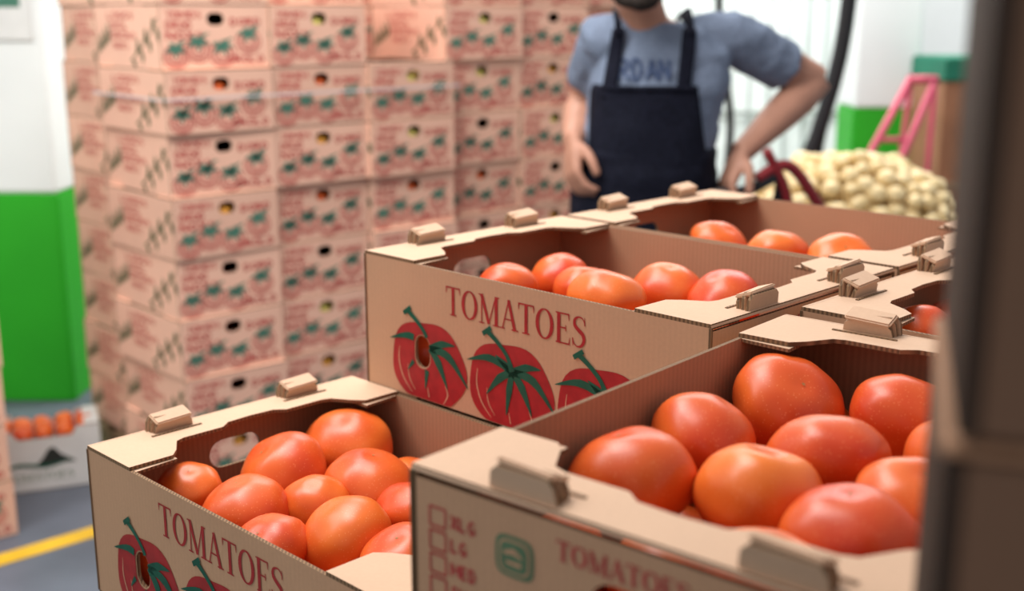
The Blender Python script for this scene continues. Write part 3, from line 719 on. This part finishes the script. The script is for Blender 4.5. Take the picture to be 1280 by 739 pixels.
dg=bpy.context.evaluated_depsgraph_get(); dg.update()
bvh=BVHTree.FromObject(shirt,dg)
def onshirt(x,z,off):
    h=bvh.ray_cast(Vector((x,2.0,z)),Vector((0,1,0)))
    if h[0] is None: return Vector((x,2.95,z))
    return Vector((x,h[0].y-off,z))
def sheet(name,left,right,z0,z1,nz,nx,m,off,thick):
    mb=MB(); V_=[]
    for j in range(nz+1):
        t=j/nz; z=z0+(z1-z0)*t
        xl=left(t); xr=right(t)
        row=[onshirt(xl+(xr-xl)*i/nx,z,off) for i in range(nx+1)]
        if j:
            for a,b in zip(row,V_[-1]): a.y=min(a.y,b.co.y+.012)
        V_.append([mb.bm.verts.new(p) for p in row])
    for j in range(nz):
        for i in range(nx):
            f=mb.bm.faces.new([V_[j][i],V_[j][i+1],V_[j+1][i+1],V_[j+1][i]]); f.smooth=True
    mb.mi(m); o=mkobj(name,mb.mesh(name),man)
    s=o.modifiers.new("s",'SMOOTH'); s.iterations=4
    k=o.modifiers.new("k",'SOLIDIFY'); k.thickness=thick; k.offset=0
    return o
sm=lambda a,b,t:a+(b-a)*t
sheet("bib",lambda t:sm(.172,.190,t**.6),lambda t:sm(.498,.443,t**.6),1.06,1.288,16,18,M_APRON,.012,.006)
sheet("strap_left",lambda t:sm(.208,.236,t),lambda t:sm(.246,.274,t),1.25,1.425,12,3,M_APRON,.012,.005)
sheet("strap_right",lambda t:sm(.380,.400,t),lambda t:sm(.422,.442,t),1.25,1.425,12,3,M_APRON,.012,.005)
sheet("bib_hem",lambda t:.188,lambda t:.445,1.273,1.291,2,18,M_APRON,.016,.005)
mb=MB()
for x in (.255,.420):
    P=[onshirt(x,1.40,.010),onshirt(x,1.425,.010)+Vector((0,.02,.010)),Vector((x,3.0,1.455)),Vector((x+(.345-x)*.2,3.07,1.42)),Vector((x+(.345-x)*.5,3.135,1.28)),Vector((.345,3.15,1.12))]
    tube(mb,spl(P,4),.018,M_APRON,8,flat=(1,.3))
mkobj("back_straps",mb.mesh("back_straps"),man)
mb=MB()
def fr_sh(u,v,o): return onshirt(u,v,.0045)
xx=.255
for ch in "RDaN":
    g,adv=glyph(ch)
    for pts,ws,sub in g:
        ribbon(mb,fr_sh,[(xx+p[0]*.036,1.302+p[1]*.046) for p in pts],[.0085]*len(pts),M_LETTER,0,None,3)
    xx+=.0315
mkobj("shirt_lettering",mb.mesh("letters"),man)
mb=MB()
for kx in (.235,.44):
    r0=bmesh.ops.create_uvsphere(mb.bm,u_segments=18,v_segments=12,radius=1.); mb.mi(M_SHOE)
    for v in r0['verts']: v.co=Vector((kx+v.co.x*.05,2.96+v.co.y*.14,max(.001,.045+v.co.z*(.05 if v.co.y<0 else .07))))
    for f in mb.bm.faces: f.smooth=True
mkobj("shoes",mb.mesh("shoes"),man)
mb=MB()
hx=WL+Vector((-.055,-.045,-.095))
tube(mb,spl([hx+Vector((-.06,.0,.0)),hx,hx+Vector((.07,0,.01)),(.66,2.95,1.06),(.66,2.98,.96)]),.014,M_BLACK,10)
tube(mb,spl([(.60,2.93,1.06),(.68,2.95,1.09),(.76,2.98,1.00),(.82,3.02,.90),(.86,3.05,.75),(.88,3.1,.3),(.88,3.15,.15)]),.014,M_JACKRED,10)
tube(mb,spl([(.62,2.93,1.13),(.68,2.95,1.02),(.71,2.99,.88),(.79,3.04,.70),(.82,3.1,.3),(.84,3.15,.15)]),.012,M_JACKRED,10)
tube(mb,spl([(.54,2.97,.98),(.66,2.97,.965),(.76,3.0,.95)]),.012,M_BLACK,10)
mb.box((.86,3.2,.10),(.24,.18,.12),M_JACKRED,bev=.01)
for s in (-.09,.09): mb.box((.86+s,3.36,.05),(.07,.30,.04),M_JACKRED,bev=.008)
tube(mb,[(.80,3.16,.045),(.92,3.16,.045)],.045,M_BLACK,16)
mkobj("pallet_jack",mb.mesh("pallet_jack"))

# ------------------------------------------------------------------ light
w=bpy.data.worlds.new("World"); scene.world=w; w.use_nodes=True
bg=w.node_tree.nodes["Background"]; bg.inputs[0].default_value=(.95,.96,1,1); bg.inputs[1].default_value=.46
def area(name,loc,rot,sx,sy,e,c):
    l=bpy.data.lights.new(name,'AREA'); l.shape='RECTANGLE'; l.size=sx; l.size_y=sy; l.energy=e; l.color=c
    o=bpy.data.objects.new(name,l); col.objects.link(o); o.location=loc; o.rotation_euler=rot; return o
area("overhead_fill_a",(-.5,2.1,3.2),(0,0,0),.9,2.2,58,(1,.97,.93))  # added light without a fixture, gives the tomatoes soft top highlights
area("overhead_fill_b",(.9,5.5,3.6),(math.radians(15),0,0),3.4,1.6,230,(1,.99,.98))  # added to brighten the strip curtain and back area, no fixture there
area("overhead_fill_c",(-1.5,1.6,3.1),(math.radians(38),0,math.radians(8)),2.,1.2,78,(1,.97,.95))  # added soft light from the upper left, no fixture there
# ------------------------------------------------------------------ camera
cam=bpy.data.cameras.new("cam"); co=bpy.data.objects.new("camera",cam); col.objects.link(co)
co.location=(0,0,HC); co.rotation_euler=(pi/2-.2321,0,0)
cam.sensor_width=36; cam.lens=1500/1280*36; cam.clip_start=.02
cam.dof.use_dof=True; cam.dof.focus_distance=1.16; cam.dof.aperture_fstop=3.7
scene.camera=co
scene.view_settings.view_transform='Standard'
